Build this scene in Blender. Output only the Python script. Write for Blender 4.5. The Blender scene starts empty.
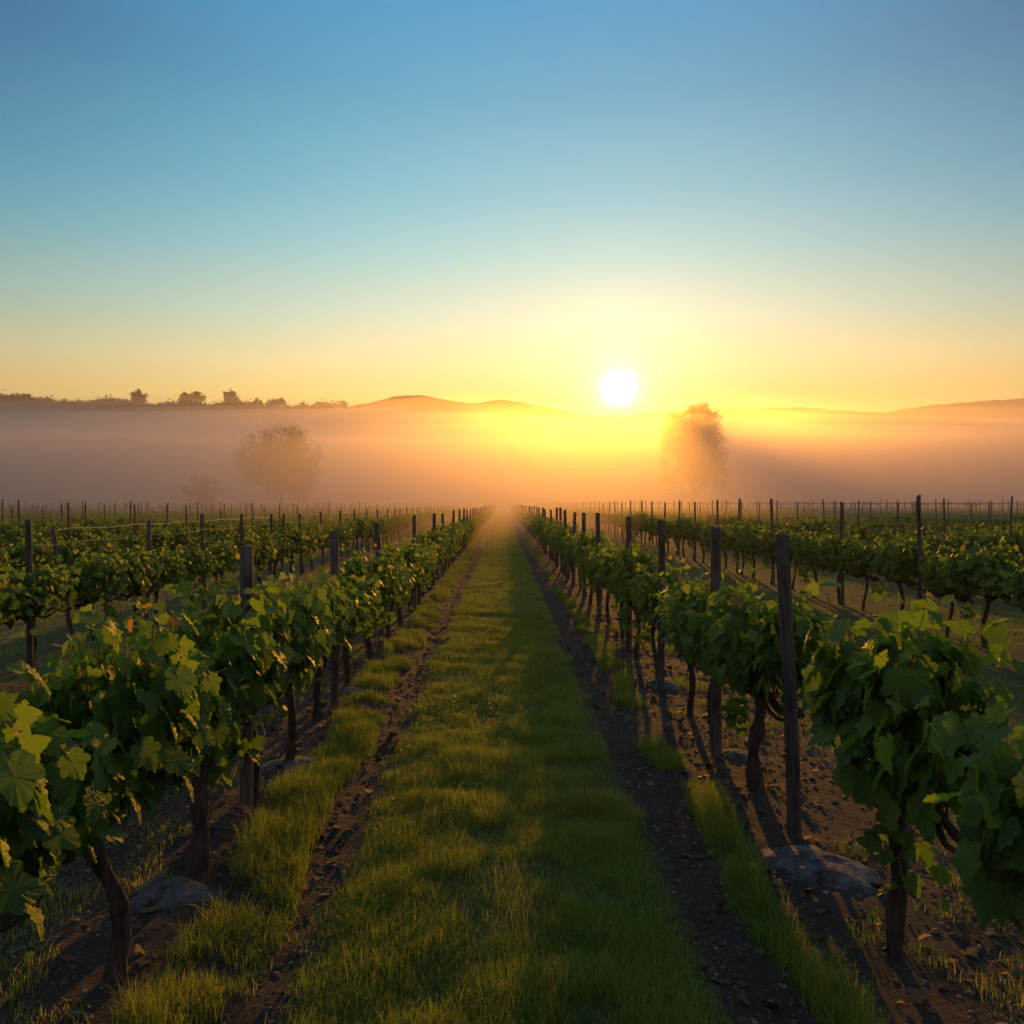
import bpy, math, random
import numpy as np
from mathutils import Vector, Matrix

random.seed(7)
rng = np.random.default_rng(7)
scene = bpy.context.scene
col = scene.collection
R = math.radians

# ------------------------------------------------------------------ camera
EYE, F, CX, HY = 1.9, 800.0, 503.0, 503.0       # eye height, focal length in px, where the rows meet
cam_d = bpy.data.cameras.new("camera")
cam = bpy.data.objects.new("camera", cam_d)
col.objects.link(cam)
cam.location = (0, 0, EYE)
cam.rotation_euler = (R(90) - math.atan(9 / F), 0, -math.atan(9 / F))
cam_d.sensor_width = 36
cam_d.lens = 36 * F / 1024
cam_d.clip_start = 0.05
cam_d.clip_end = 9000
scene.camera = cam

# ------------------------------------------------------------------ sun and sky
SUN = Vector(((619 - CX) / F, 1.0, (HY - 390) / F)).normalized()
EL = math.asin(SUN.z)
AZ = math.atan2(SUN.x, SUN.y)
NISH = 0.94
sun_d = bpy.data.lights.new("sun", 'SUN')
sun_d.energy = 5.0
sun_d.angle = R(0.6)
sun_d.color = (1.0, 0.41, 0.03)
sun = bpy.data.objects.new("sun", sun_d)
sun.rotation_euler = SUN.to_track_quat('Z', 'Y').to_euler()
sun.location = (0, 0, 60)
col.objects.link(sun)

world = bpy.data.worlds.new("World")
scene.world = world
world.use_nodes = True
wt = world.node_tree
wt.nodes.clear()


class NT:
    """small helper around a node tree"""
    def __init__(s, tree):
        s.t = tree
        s.n = tree.nodes
        s.l = tree.links

    def new(s, typ, **kw):
        n = s.n.new(typ)
        for k, v in kw.items():
            setattr(n, k, v)
        return n

    def put(s, sock, v):
        if hasattr(v, 'links') or isinstance(v, bpy.types.NodeSocket):
            s.l.new(v, sock)
        else:
            if isinstance(v, (tuple, list)) and len(v) == 3 and sock.type == 'RGBA':
                v = (*v, 1)
            sock.default_value = v

    def math(s, op, a, b=0.0, c=None, clamp=False):
        n = s.new('ShaderNodeMath', operation=op, use_clamp=clamp)
        s.put(n.inputs[0], a)
        s.put(n.inputs[1], b)
        if c is not None:
            s.put(n.inputs[2], c)
        return n.outputs[0]

    def mix(s, f, a, b, blend='MIX'):
        n = s.new('ShaderNodeMix', data_type='RGBA', blend_type=blend)
        s.put(n.inputs[0], f)
        s.put(n.inputs[6], a)
        s.put(n.inputs[7], b)
        return n.outputs[2]

    def ramp(s, f, stops, interp='LINEAR'):
        n = s.new('ShaderNodeValToRGB')
        cr = n.color_ramp
        cr.interpolation = interp
        while len(cr.elements) < len(stops):
            cr.elements.new(0.5)
        for e, (p, c) in zip(cr.elements, stops):
            e.position = p
            e.color = (*c, 1) if len(c) == 3 else c
        s.put(n.inputs[0], f)
        return n.outputs[0]

    def noise(s, vec, scale, detail=3, rough=0.55, out=0):
        n = s.new('ShaderNodeTexNoise')
        if vec is not None:
            s.put(n.inputs['Vector'], vec)
        n.inputs['Scale'].default_value = scale
        n.inputs['Detail'].default_value = detail
        n.inputs['Roughness'].default_value = rough
        return n.outputs[out]


w = NT(wt)
tc = w.new('ShaderNodeTexCoord')
sky = w.new('ShaderNodeTexSky', sky_type='NISHITA')
sky.sun_disc = False
sky.sun_elevation = EL
sky.sun_rotation = AZ
sky.air_density = 1.0
sky.dust_density = 1.0
sky.ozone_density = 2.2
d3 = tc.outputs['Generated']
dot = w.new('ShaderNodeVectorMath', operation='DOT_PRODUCT')
w.put(dot.inputs[0], d3)
dot.inputs[1].default_value = SUN
ang = w.math('ARCCOSINE', w.math('MINIMUM', dot.outputs['Value'], 0.99999))     # radians from the sun
sep = w.new('ShaderNodeSeparateXYZ')
w.put(sep.inputs[0], d3)
elev = w.math('MAXIMUM', sep.outputs[2], 0.0)


def glow(width, rgb, power=1.0):
    """exponential aureole of the sun"""
    g = w.math('POWER', w.math('DIVIDE', ang, width), power)
    e = w.math('EXPONENT', w.math('MULTIPLY', g, -1.0))
    return w.mix(1.0, rgb, e, 'MULTIPLY')


def add(a, b):
    return w.mix(1.0, a, b, 'ADD')


def lin(r, g, b_):
    f = lambda c: (c / 255 / 12.92) if c / 255 < .04045 else ((c / 255 + .055) / 1.055) ** 2.4
    return (f(r), f(g), f(b_))


# clear dawn sky: pale gold at the horizon to blue overhead, brighter and warmer towards the sun's side
EMAX = 1.5708
el = w.math('ARCSINE', sep.outputs[2])
ef = w.math('DIVIDE', el, EMAX, clamp=True)
NEAR = [(0.0, (250, 205, 110)), (.128, (248, 224, 130)), (.165, (244, 236, 172)), (.225, (196, 234, 212)), (.295, (136, 216, 222)),
        (.36, (88, 196, 220)), (.466, (40, 168, 208)), (.56, (14, 154, 206)), (.80, (96, 166, 205)), (1.57, (130, 165, 195))]
FAR = [(0.0, (205, 165, 115)), (.13, (200, 178, 128)), (.171, (168, 182, 152)), (.212, (112, 168, 166)), (.31, (16, 132, 168)),
       (.40, (0, 98, 148)), (.49, (0, 66, 124)), (.80, (80, 134, 178)), (1.57, (130, 165, 195))]  # in both ramps the stops above the frame are lifted to add fill
cn = w.ramp(ef, [(p / EMAX, lin(*c)) for p, c in NEAR])
cf = w.ramp(ef, [(p / EMAX, lin(*c)) for p, c in FAR])
azd = w.math('SUBTRACT', w.math('ARCTAN2', sep.outputs[0], sep.outputs[1]), AZ - .11)
wz = w.math('EXPONENT', w.math('MULTIPLY', w.math('POWER', w.math('DIVIDE', w.math('ABSOLUTE', azd), .58), 2.4), -1.0))
grad = w.mix(wz, cf, cn)
# the side of the sky turned away from the sun: pale pink and bluish, brightened out of view as added fill
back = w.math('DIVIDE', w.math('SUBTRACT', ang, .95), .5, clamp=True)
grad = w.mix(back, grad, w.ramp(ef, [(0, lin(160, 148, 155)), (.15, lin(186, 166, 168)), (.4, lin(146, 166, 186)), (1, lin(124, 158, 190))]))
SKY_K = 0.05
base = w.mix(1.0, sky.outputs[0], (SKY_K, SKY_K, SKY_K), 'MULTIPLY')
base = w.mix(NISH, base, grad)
base = add(base, glow(0.10, (.20, .15, .045), 1.0))
base = w.mix(1.0, base, (.86, .86, .86), 'MULTIPLY')
base = add(base, glow(0.036, (1.3, 1.1, .62), 1.0))
base = add(base, glow(0.0098, (9.0, 8.0, 6.0), 1.25))
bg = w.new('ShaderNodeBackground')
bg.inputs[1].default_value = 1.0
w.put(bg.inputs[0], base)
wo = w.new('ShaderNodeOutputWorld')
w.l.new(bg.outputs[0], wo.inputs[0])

scene.view_settings.view_transform = 'Standard'
scene.view_settings.look = 'None'
scene.view_settings.exposure = 0.3
scene.view_settings.gamma = 1.0
scene.view_settings.use_curve_mapping = False
cy = scene.cycles
cy.use_denoising = True
cy.volume_bounces = 4
cy.max_bounces = 8
cy.diffuse_bounces = 3
cy.transmission_bounces = 4
cy.transparent_max_bounces = 16
cy.sample_clamp_indirect = 4.0


# ------------------------------------------------------------------ helpers
def at(px, d):
    """world x of picture column px at distance d"""
    return (px - CX) * d / F


def zat(py, d):
    return EYE + (HY - py) * d / F


def tag(o, label=None, cat=None, group=None, kind=None):
    if label:
        o["label"] = label
    if cat:
        o["category"] = cat
    if group:
        o["group"] = group
    if kind:
        o["kind"] = kind
    return o


def make_mesh(name, V, faces, mats=(), mat_idx=None, tint=None, uv=None, smooth=False):
    """faces: list of int arrays (n,k)"""
    me = bpy.data.meshes.new(name)
    V = np.asarray(V, dtype=np.float32)
    me.vertices.add(len(V))
    me.vertices.foreach_set('co', V.ravel())
    if not isinstance(faces, (list, tuple)):
        faces = [faces]
    faces = [np.asarray(f, dtype=np.int32) for f in faces if len(f)]
    loops = np.concatenate([f.ravel() for f in faces])
    cnt = np.concatenate([np.full(len(f), f.shape[1], dtype=np.int32) for f in faces])
    me.loops.add(len(loops))
    me.loops.foreach_set('vertex_index', loops)
    me.polygons.add(len(cnt))
    st = np.concatenate([[0], np.cumsum(cnt)[:-1]]).astype(np.int32)
    me.polygons.foreach_set('loop_start', st)
    me.polygons.foreach_set('loop_total', cnt)
    if mat_idx is not None:
        me.polygons.foreach_set('material_index', np.asarray(mat_idx, dtype=np.int32))
    if smooth:
        me.polygons.foreach_set('use_smooth', np.ones(len(cnt), dtype=bool))
    if tint is not None:
        a = me.attributes.new('tint', 'FLOAT_COLOR', 'POINT')
        t = np.ones((len(V), 4), dtype=np.float32)
        t[:, :tint.shape[1]] = tint
        a.data.foreach_set('color', t.ravel())
    if uv is not None:
        u = me.uv_layers.new(name='leaf')
        u.data.foreach_set('uv', np.asarray(uv, dtype=np.float32)[loops].ravel())
    for m in mats:
        me.materials.append(m)
    me.update(calc_edges=True)
    me.validate()
    return me


def link(name, data, parent=None, loc=(0, 0, 0), rot=(0, 0, 0), scale=(1, 1, 1)):
    o = bpy.data.objects.new(name, data)
    o.location = loc
    o.rotation_euler = rot
    o.scale = scale
    o.parent = parent
    col.objects.link(o)
    return o


def tube(path, radii, sides=8, rough=0.0, cap=True, rg=rng, twist=0.0):
    """tapered tube round a path; returns verts, [quads, tris]"""
    P = np.asarray(path, float)
    n = len(P)
    T = np.gradient(P, axis=0)
    T /= np.linalg.norm(T, axis=1)[:, None] + 1e-9
    ref = np.array([0, 0, 1.0]) if abs(T[0][2]) < 0.8 else np.array([1.0, 0, 0])
    V = []
    A = np.cross(T[0], ref)
    A /= np.linalg.norm(A)
    ridge = 1 + rough * rg.normal(size=sides) if rough else np.ones(sides)
    for i in range(n):
        A = A - T[i] * A.dot(T[i])
        A /= np.linalg.norm(A)
        B = np.cross(T[i], A)
        th = np.linspace(0, 2 * np.pi, sides, endpoint=False) + twist * i
        r = radii[i] * ridge * (1 + rough * .6 * rg.normal(size=sides))
        V.append(P[i] + r[:, None] * (np.cos(th)[:, None] * A + np.sin(th)[:, None] * B))
    V = np.concatenate(V)
    q = []
    for i in range(n - 1):
        a = i * sides + np.arange(sides)
        b = i * sides + (np.arange(sides) + 1) % sides
        q.append(np.stack([a, b, b + sides, a + sides], 1))
    q = np.concatenate(q)
    t = np.zeros((0, 3), int)
    if cap:
        V = np.concatenate([V, P[:1], P[-1:]])
        c0, c1 = len(V) - 2, len(V) - 1
        a = np.arange(sides)
        b = (a + 1) % sides
        t = np.concatenate([np.stack([b, a, np.full(sides, c0)], 1),
                            np.stack([a + (n - 1) * sides, b + (n - 1) * sides, np.full(sides, c1)], 1)])
    return V, q, t


def join(parts):
    Vs, qs, ts, o = [], [], [], 0
    for V, q, t in parts:
        Vs.append(V)
        qs.append(q + o)
        ts.append(t + o)
        o += len(V)
    return np.concatenate(Vs), [np.concatenate(qs), np.concatenate(ts)]


# lattice value noise on numpy arrays, for relief and for where things grow
_lat = rng.random((256, 256))


def vnoise(x, y, s=1.0, seed=0):
    x = np.asarray(x, float) * s + 37.3 * seed + 1000
    y = np.asarray(y, float) * s + 91.7 * seed + 1000
    xi, yi = np.floor(x).astype(int), np.floor(y).astype(int)
    fx, fy = x - xi, y - yi
    fx, fy = fx * fx * (3 - 2 * fx), fy * fy * (3 - 2 * fy)
    g = lambda a, b: _lat[a % 256, b % 256]
    return (g(xi, yi) * (1 - fx) * (1 - fy) + g(xi + 1, yi) * fx * (1 - fy)
            + g(xi, yi + 1) * (1 - fx) * fy + g(xi + 1, yi + 1) * fx * fy)


def fbm(x, y, s=1.0, o=4, seed=0):
    v, a, t = 0, 1.0, 0
    for i in range(o):
        v = v + a * vnoise(x, y, s, seed + i * 3)
        t += a
        a *= .5
        s *= 2.03
    return v / t


RX = [1.605, 6.08] + [9.8 + 3.6 * i for i in range(33)]
LX = [-1.53, -5.13] + [-8.7 - 3.5 * i for i in range(34)]
ROWS = np.array(sorted(RX + LX))
FIELD_END = 150.0


def gh(x, y):
    x = np.asarray(x, float)
    y = np.asarray(y, float)
    k = np.clip(np.searchsorted(ROWS, x), 1, len(ROWS) - 1)
    dr = np.minimum(np.abs(x - ROWS[k - 1]), np.abs(x - ROWS[k]))
    inf = np.clip((FIELD_END + 10 - y) / 20, 0, 1)
    near = np.clip((40 - y) / 30, 0, 1) * np.clip((25 - np.abs(x)) / 10, 0, 1)
    z = .07 * np.exp(-(dr / .42) ** 2) * inf
    z = z - .035 * np.exp(-((np.abs(x) - .97) / .15) ** 2)
    z = z + .05 * (fbm(x, y, 1.1, 3, 1) - .5) * near + .035 * (fbm(x, y, 5, 3, 4) - .5) * near
    z = z + .3 * (fbm(x, y, .02, 2, 9) - .5) * np.clip((np.hypot(x, y) - 60) / 100, 0, 1)
    return z


# ------------------------------------------------------------------ materials
def new_mat(name):
    m = bpy.data.materials.new(name)
    m.use_nodes = True
    m.node_tree.nodes.clear()
    return m, NT(m.node_tree)


def finish(n, shader, bumpsock=None):
    o = n.new('ShaderNodeOutputMaterial')
    n.l.new(shader, o.inputs[0])


def bump(n, h, strength, dist):
    b = n.new('ShaderNodeBump')
    b.inputs['Strength'].default_value = strength
    b.inputs['Distance'].default_value = dist
    n.put(b.inputs['Height'], h)
    return b.outputs[0]


def principled(n, colr, rough, normal=None, spec=0.3):
    p = n.new('ShaderNodeBsdfPrincipled')
    n.put(p.inputs['Base Color'], colr)
    n.put(p.inputs['Roughness'], rough)
    p.inputs['Specular IOR Level'].default_value = spec
    if normal is not None:
        n.put(p.inputs['Normal'], normal)
    return p.outputs[0]


def leafy(name, c_lo, c_mid, c_hi, c_young_lit, trans=0.42, veins=False, spec=0.35, tboost=(1.5, 1.5, .7), rough=.45):
    m, n = new_mat(name)
    at_ = n.new('ShaderNodeAttribute', attribute_name='tint')
    s = n.new('ShaderNodeSeparateColor')
    n.put(s.inputs[0], at_.outputs['Color'])
    c = n.ramp(s.outputs[0], [(0, c_lo), (.5, c_mid), (1, c_hi)])
    c = n.mix(s.outputs[1], c, c_young_lit)  # yellow of young tips and dry blades, also carries painted backlight and sunlight
    c = n.mix(s.outputs[2], c, (.40, .13, .03))
    nor = None
    if veins:
        uvn = n.new('ShaderNodeUVMap', uv_map='leaf')
        sp = n.new('ShaderNodeSeparateXYZ')
        n.put(sp.inputs[0], uvn.outputs[0])
        ax = n.math('ABSOLUTE', sp.outputs[0])
        y = sp.outputs[1]
        v = None
        for a in (0, 42, 88):
            # distance to a rib leaving the leaf base at angle a
            dd = n.math('ABSOLUTE', n.math('SUBTRACT', n.math('MULTIPLY', ax, math.cos(R(a))),
                                           n.math('MULTIPLY', y, math.sin(R(a)))))
            k = n.math('SUBTRACT', 1.0, n.math('DIVIDE', dd, .028), clamp=True)
            v = k if v is None else n.math('MAXIMUM', v, k)
        # side ribs
        wv = n.math('FRACT', n.math('MULTIPLY', n.math('SUBTRACT', y, n.math('MULTIPLY', ax, .8)), 6.0))
        sv = n.math('SUBTRACT', 1.0, n.math('MULTIPLY', n.math('ABSOLUTE', n.math('SUBTRACT', wv, .5)), 7.0), clamp=True)
        hgt = n.math('ADD', v, n.math('MULTIPLY', sv, .45))
        c = n.mix(n.math('MULTIPLY', hgt, .30, clamp=True), c, (.20, .26, .08))
        g = n.new('ShaderNodeNewGeometry')
        hgt = n.math('ADD', n.math('MULTIPLY', hgt, -1.0), n.math('MULTIPLY', n.noise(g.outputs['Position'], 90, 2), 1.2))
        nor = bump(n, hgt, .55, .004)
    p = principled(n, c, rough, nor, spec)
    t = n.new('ShaderNodeBsdfTranslucent')
    n.put(t.inputs[0], n.mix(1.0, c, tboost, 'MULTIPLY'))
    mx = n.new('ShaderNodeMixShader')
    mx.inputs[0].default_value = trans
    n.l.new(p, mx.inputs[1])
    n.l.new(t.outputs[0], mx.inputs[2])
    finish(n, mx.outputs[0])
    return m


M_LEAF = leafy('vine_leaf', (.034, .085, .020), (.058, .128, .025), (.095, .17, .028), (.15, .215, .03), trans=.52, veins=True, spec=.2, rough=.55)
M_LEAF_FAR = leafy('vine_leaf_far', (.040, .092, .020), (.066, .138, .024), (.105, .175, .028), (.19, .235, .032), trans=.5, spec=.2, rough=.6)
M_GRASS = leafy('grass_blade', (.085, .150, .024), (.135, .205, .028), (.21, .24, .04), (.34, .30, .09), trans=.58,
                spec=.2, rough=.55, tboost=(1.35, 1.3, .8))
M_TREE = leafy('tree_leaf', (.03, .045, .018), (.04, .06, .02), (.06, .08, .025), (.10, .10, .03), trans=.3, spec=.2)


def wood_mat(name, lo, hi, scale=1.0, stretch=0.08, bs=.6, bd=.01, rough=.85):
    m, n = new_mat(name)
    t = n.new('ShaderNodeTexCoord')
    mp = n.new('ShaderNodeMapping')
    mp.inputs['Scale'].default_value = (1, 1, stretch)
    n.put(mp.inputs[0], t.outputs['Object'])
    a = n.noise(mp.outputs[0], 70 * scale, 4, .6)
    b = n.noise(t.outputs['Object'], 6, 3)
    f = n.math('MULTIPLY_ADD', n.math('SUBTRACT', b, .5), .7, a)
    c = n.ramp(f, [(.32, lo), (.62, hi)])
    oi = n.new('ShaderNodeObjectInfo')
    c = n.mix(1.0, c, n.ramp(oi.outputs['Random'], [(0, (.75, .75, .75)), (1, (1.25, 1.2, 1.15))]), 'MULTIPLY')
    finish(n, principled(n, c, rough, bump(n, a, bs, bd), .25))
    return m


M_POST = wood_mat('weathered_post_wood', (.020, .017, .015), (.085, .074, .067))
M_BARK = wood_mat('vine_bark', (.011, .009, .008), (.050, .038, .030), .8, .12, 1.0, .012)
M_CANE = wood_mat('vine_cane', (.035, .02, .012), (.12, .07, .035), 1.0, .3)
M_TBARK = wood_mat('tree_bark', (.03, .025, .02), (.09, .075, .06), .2, .2)

m, n = new_mat('galvanised_wire')
finish(n, principled(n, (.16, .15, .14), .5, None, .5))
M_WIRE = m


def ground_mat():
    m, n = new_mat('vineyard_soil_and_turf')
    g = n.new('ShaderNodeNewGeometry')
    pos = g.outputs['Position']
    s = n.new('ShaderNodeSeparateXYZ')
    n.put(s.inputs[0], pos)
    x, y = s.outputs[0], s.outputs[1]
    n1 = n.noise(pos, 2.2, 4, .6)
    n2 = n.noise(pos, 22, 5, .65)
    n3 = n.noise(pos, 110, 3, .6)
    soil = n.ramp(n2, [(.30, (.014, .011, .010)), (.52, (.034, .026, .022)), (.72, (.075, .062, .053))])
    soil = n.mix(n.ramp(n1, [(.42, (0, 0, 0)), (.62, (1, 1, 1))]), soil, (.040, .031, .026))
    turf = n.ramp(n2, [(.3, (.030, .040, .012)), (.55, (.055, .070, .018)), (.75, (.10, .085, .035))])
    # turf in the middle strip and, thinner, between the far rows
    ax = n.math('ABSOLUTE', x)
    xe = n.math('MULTIPLY_ADD', n.math('SUBTRACT', n1, .5), .5, ax)
    mid = n.math('SUBTRACT', 1.0, n.math('DIVIDE', n.math('SUBTRACT', xe, .78), .10), clamp=True)
    aisle = n.math('DIVIDE', n.math('SUBTRACT', xe, 2.35), .35, clamp=True)
    patch = n.ramp(n1, [(.38, (.4, .4, .4)), (.52, (1, 1, 1))])
    msk = n.math('MAXIMUM', mid, n.math('MULTIPLY', aisle, patch))
    c = n.mix(msk, soil, turf)
    h = n.math('ADD', n.math('MULTIPLY', n2, 1.0), n.math('MULTIPLY', n3, .45))
    finish(n, principled(n, c, .95, bump(n, h, .9, .035), .15))
    return m


M_GROUND = ground_mat()


def plain(name, lo, hi, scale, bd=.01, rough=.9, bs=.7, spec=.2):
    m, n = new_mat(name)
    t = n.new('ShaderNodeTexCoord')
    a = n.noise(t.outputs['Object'], scale, 5, .6)
    finish(n, principled(n, n.ramp(a, [(.35, lo), (.65, hi)]), rough, bump(n, a, bs, bd), spec))
    return m


M_MOUND = plain('pale_dry_crust', (.018, .015, .013), (.092, .092, .094), 14, .06)
M_HILL = plain('wooded_hillside', (.030, .040, .022), (.07, .075, .04), .05, 1.0)
M_PEB = plain('grey_pebble', (.08, .07, .06), (.22, .2, .17), 60, .002)
m, n = new_mat('fallen_leaf')
a_ = n.new('ShaderNodeAttribute', attribute_name='tint')
s_ = n.new('ShaderNodeSeparateColor')
n.put(s_.inputs[0], a_.outputs['Color'])
finish(n, principled(n, n.ramp(s_.outputs[0], [(0, (.03, .018, .010)), (.5, (.06, .032, .016)), (1, (.13, .075, .03))]), .8, None, .2))
M_LITTER = m

# ------------------------------------------------------------------ ground and hills
xs = np.concatenate([-np.geomspace(3200, 8, 60), np.linspace(-7.9, 7.9, 420), np.geomspace(8, 3200, 60)])
ys = np.concatenate([-np.geomspace(600, 1, 14), np.linspace(-.5, 16, 360), np.geomspace(16.1, 90, 170), np.geomspace(92, 3400, 60)])
X, Y = np.meshgrid(xs, ys)
Z = gh(X, Y)
nx, ny = len(xs), len(ys)
idx = np.arange(nx * ny).reshape(ny, nx)
quads = np.stack([idx[:-1, :-1], idx[:-1, 1:], idx[1:, 1:], idx[1:, :-1]], -1).reshape(-1, 4)
ground = link('ground', make_mesh('ground', np.stack([X, Y, Z], -1).reshape(-1, 3), quads, [M_GROUND], smooth=True))
tag(ground, kind='structure')


def hill(name, pts, dist, depth, mat=M_HILL, jag=1.5):
    """ridge whose crest follows the given picture columns and heights, seen from the field"""
    px = np.array([p[0] for p in pts], float)
    py = np.array([p[1] for p in pts], float)
    u = np.linspace(px[0], px[-1], 260)
    v = np.interp(u, px, py)
    v = np.convolve(np.pad(v, 6, 'edge'), np.ones(13) / 13, 'valid')
    cx = (u - CX) * dist / F
    cz = EYE + (HY - v) * dist / F + jag * (fbm(u * .12, u * 0, 1, 3, 12) - .5) * 2
    t = np.linspace(-1, 1, 41)
    prof = (np.cos(np.pi * t) * .5 + .5)
    XX = np.repeat(cx[None], 41, 0)
    YY = dist + t[:, None] * depth + 0 * cx[None] + (fbm(cx * .01, cx * 0, 1, 2, 5) - .5)[None] * depth * .2
    ZZ = cz[None] * prof[:, None] - 2 + (fbm(XX, YY, .03, 4, 3) - .5) * 10 * (prof[:, None] * (1 - prof[:, None]) * 4)
    i2 = np.arange(41 * 260).reshape(41, 260)
    q = np.stack([i2[:-1, :-1], i2[:-1, 1:], i2[1:, 1:], i2[1:, :-1]], -1).reshape(-1, 4)
    o = link(name, make_mesh(name, np.stack([XX, YY, ZZ], -1).reshape(-1, 3), q, [mat], smooth=True))
    tag(o, kind='structure')
    return cx, cz


RIDGE_D = 640
ridge_x, ridge_z = hill('hill', [(-260, 408), (-60, 404), (0, 401), (25, 399), (45, 401), (80, 405), (120, 404), (170, 406), (220, 406), (262, 408), (300, 409),
                                 (330, 407), (352, 407), (375, 413), (400, 430), (420, 470), (440, 498)], RIDGE_D, 120, jag=.8)
hill('hill', [(200, 440), (300, 416), (335, 407), (370, 402), (392, 396), (412, 393), (432, 395), (452, 400), (472, 402), (500, 398), (520, 400), (548, 406),
              (590, 414), (650, 416), (700, 420)], 860, 100)
hill('hill', [(560, 425), (640, 412), (720, 406), (800, 405), (870, 409), (930, 412), (1024, 412), (1250, 405)], 780, 80)
hill('hill', [(840, 425), (900, 407), (950, 402), (1024, 396), (1100, 391), (1300, 396)], 980, 110)

# ------------------------------------------------------------------ air: thin haze everywhere, fog lying on the far field
def volume_mat(name, density, colr, g):
    m, n = new_mat(name)
    p = n.new('ShaderNodeVolumePrincipled')
    p.inputs['Color'].default_value = (*colr, 1)
    p.inputs['Density'].default_value = density
    p.inputs['Anisotropy'].default_value = g
    o = n.new('ShaderNodeOutputMaterial')
    n.l.new(p.outputs[0], o.inputs['Volume'])
    m.cycles.homogeneous_volume = True if hasattr(m.cycles, 'homogeneous_volume') else None
    return m


def prism(name, prof, x0, x1, mat):
    """closed prism: profile in (y, z) swept over x"""
    k = len(prof)
    V = np.array([(x0, y, z) for y, z in prof] + [(x1, y, z) for y, z in prof])
    me = bpy.data.meshes.new(name)
    fs = [tuple(range(k)), tuple(reversed(range(k, 2 * k)))]
    fs += [(i, i + k, (i + 1) % k + k, (i + 1) % k) for i in range(k)]
    me.from_pydata([tuple(v) for v in V], [], fs)
    me.materials.append(mat)
    me.update()
    import bmesh
    bm = bmesh.new()
    bm.from_mesh(me)
    bmesh.ops.recalc_face_normals(bm, faces=bm.faces)
    bm.to_mesh(me)
    bm.free()
    return link(name, me)


HAZE_TOP = 150
haze = prism('haze', [(-700, -4), (3600, -4), (3600, HAZE_TOP), (-700, HAZE_TOP)], -3400, 3400,
             volume_mat('haze_air', .00036, (.62, .56, .51), .60))
tag(haze, kind='stuff')
FOG_PROF = [(22, -2.9), (32, 1.5), (50, 4.0), (80, 8.0), (110, 11.6), (130, 13.6), (155, 16),  (180, 17.5), (240, 25), (300, 32), (380, 41), (450, 49), (520, 57), (545, 61), (570, 61), (592, 52),
            (600, 20), (603, -2.9)]


def fog_mesh(rise, dens, seed):
    """closed body of fog: flat underside, gently rolling top"""
    gx = np.concatenate([np.linspace(-1500, -160, 60), np.linspace(-152, 152, 39), np.linspace(160, 1500, 60)])
    py_ = np.array([p[0] for p in FOG_PROF], float)
    pz_ = np.array([p[1] for p in FOG_PROF], float)
    XX, YY = np.meshgrid(gx, py_)
    ZZ = np.repeat(pz_[:, None], len(gx), 1)
    swell = 1 - .06 * np.exp(-((XX - .145 * YY) / 60) ** 2) + .03 * np.sin(XX * .02 + seed)
    swell = swell + .34 * np.exp(-((XX - 33) / 17) ** 2 - ((YY - 125) / 40) ** 2)      # a billow in front of the right tree
    ZZ = np.where(ZZ > 0, ZZ * rise * swell, ZZ)
    amp = np.clip((ZZ + 3) * .07, 0, 4.5)
    ZZ = ZZ + amp * (fbm(XX, YY, .009, 3, seed) - .5) * 2
    m_, k_ = XX.shape
    V = np.concatenate([np.stack([XX, YY, ZZ], -1).reshape(-1, 3), np.stack([XX, YY, np.full_like(ZZ, -3.2)], -1).reshape(-1, 3)])
    i_ = np.arange(m_ * k_).reshape(m_, k_)
    j_ = i_ + m_ * k_
    q = [np.stack([i_[:-1, :-1], i_[:-1, 1:], i_[1:, 1:], i_[1:, :-1]], -1).reshape(-1, 4),
         np.stack([j_[:-1, :-1], j_[1:, :-1], j_[1:, 1:], j_[:-1, 1:]], -1).reshape(-1, 4),
         np.stack([i_[0, 1:], i_[0, :-1], j_[0, :-1], j_[0, 1:]], -1),
         np.stack([i_[-1, :-1], i_[-1, 1:], j_[-1, 1:], j_[-1, :-1]], -1),
         np.stack([i_[:-1, 0], i_[1:, 0], j_[1:, 0], j_[:-1, 0]], -1),
         np.stack([i_[1:, -1], i_[:-1, -1], j_[:-1, -1], j_[1:, -1]], -1)]
    return make_mesh('fog_bank', V, q, [volume_mat('fog_air', dens, (.72, .60, .59), .78)])


fog = link('fog_bank', fog_mesh(0.98, .0052, 6))
for rise_, dens_, seed_ in ((1.06, .0016, 31), (1.12, .0012, 53), (1.19, .0009, 77), (1.27, .0005, 91)):
    veil = link('fog_veil', fog_mesh(rise_, dens_, seed_))
    tag(veil, 'thin upper veil of mist over the dense golden fog', 'fog', kind='stuff')
tag(fog, 'low golden morning fog lying over the far end of the vineyard', 'fog', kind='stuff')

# ------------------------------------------------------------------ leaves
def leaf_outline(teeth):
    h = [(.0, .10), (.14, -.06), (.32, -.03), (.50, .14), (.45, .30), (.60, .50), (.53, .62), (.33, .62), (.27, .80), (.12, .98), (0, 1.1)]
    full = h + [(-x, y) for x, y in reversed(h[1:-1])]
    if not teeth:
        return np.array([full[i] for i in (0, 2, 3, 5, 7, 10, 13, 15, 17, 18)])
    out = []
    for i in range(len(full)):
        a = np.array(full[i])
        b = np.array(full[(i + 1) % len(full)])
        out.append(a)
        c = (a + b) / 2
        d = np.array([b[1] - a[1], -(b[0] - a[0])])
        out.append(c + d * .13)
    return np.array(out)


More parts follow.
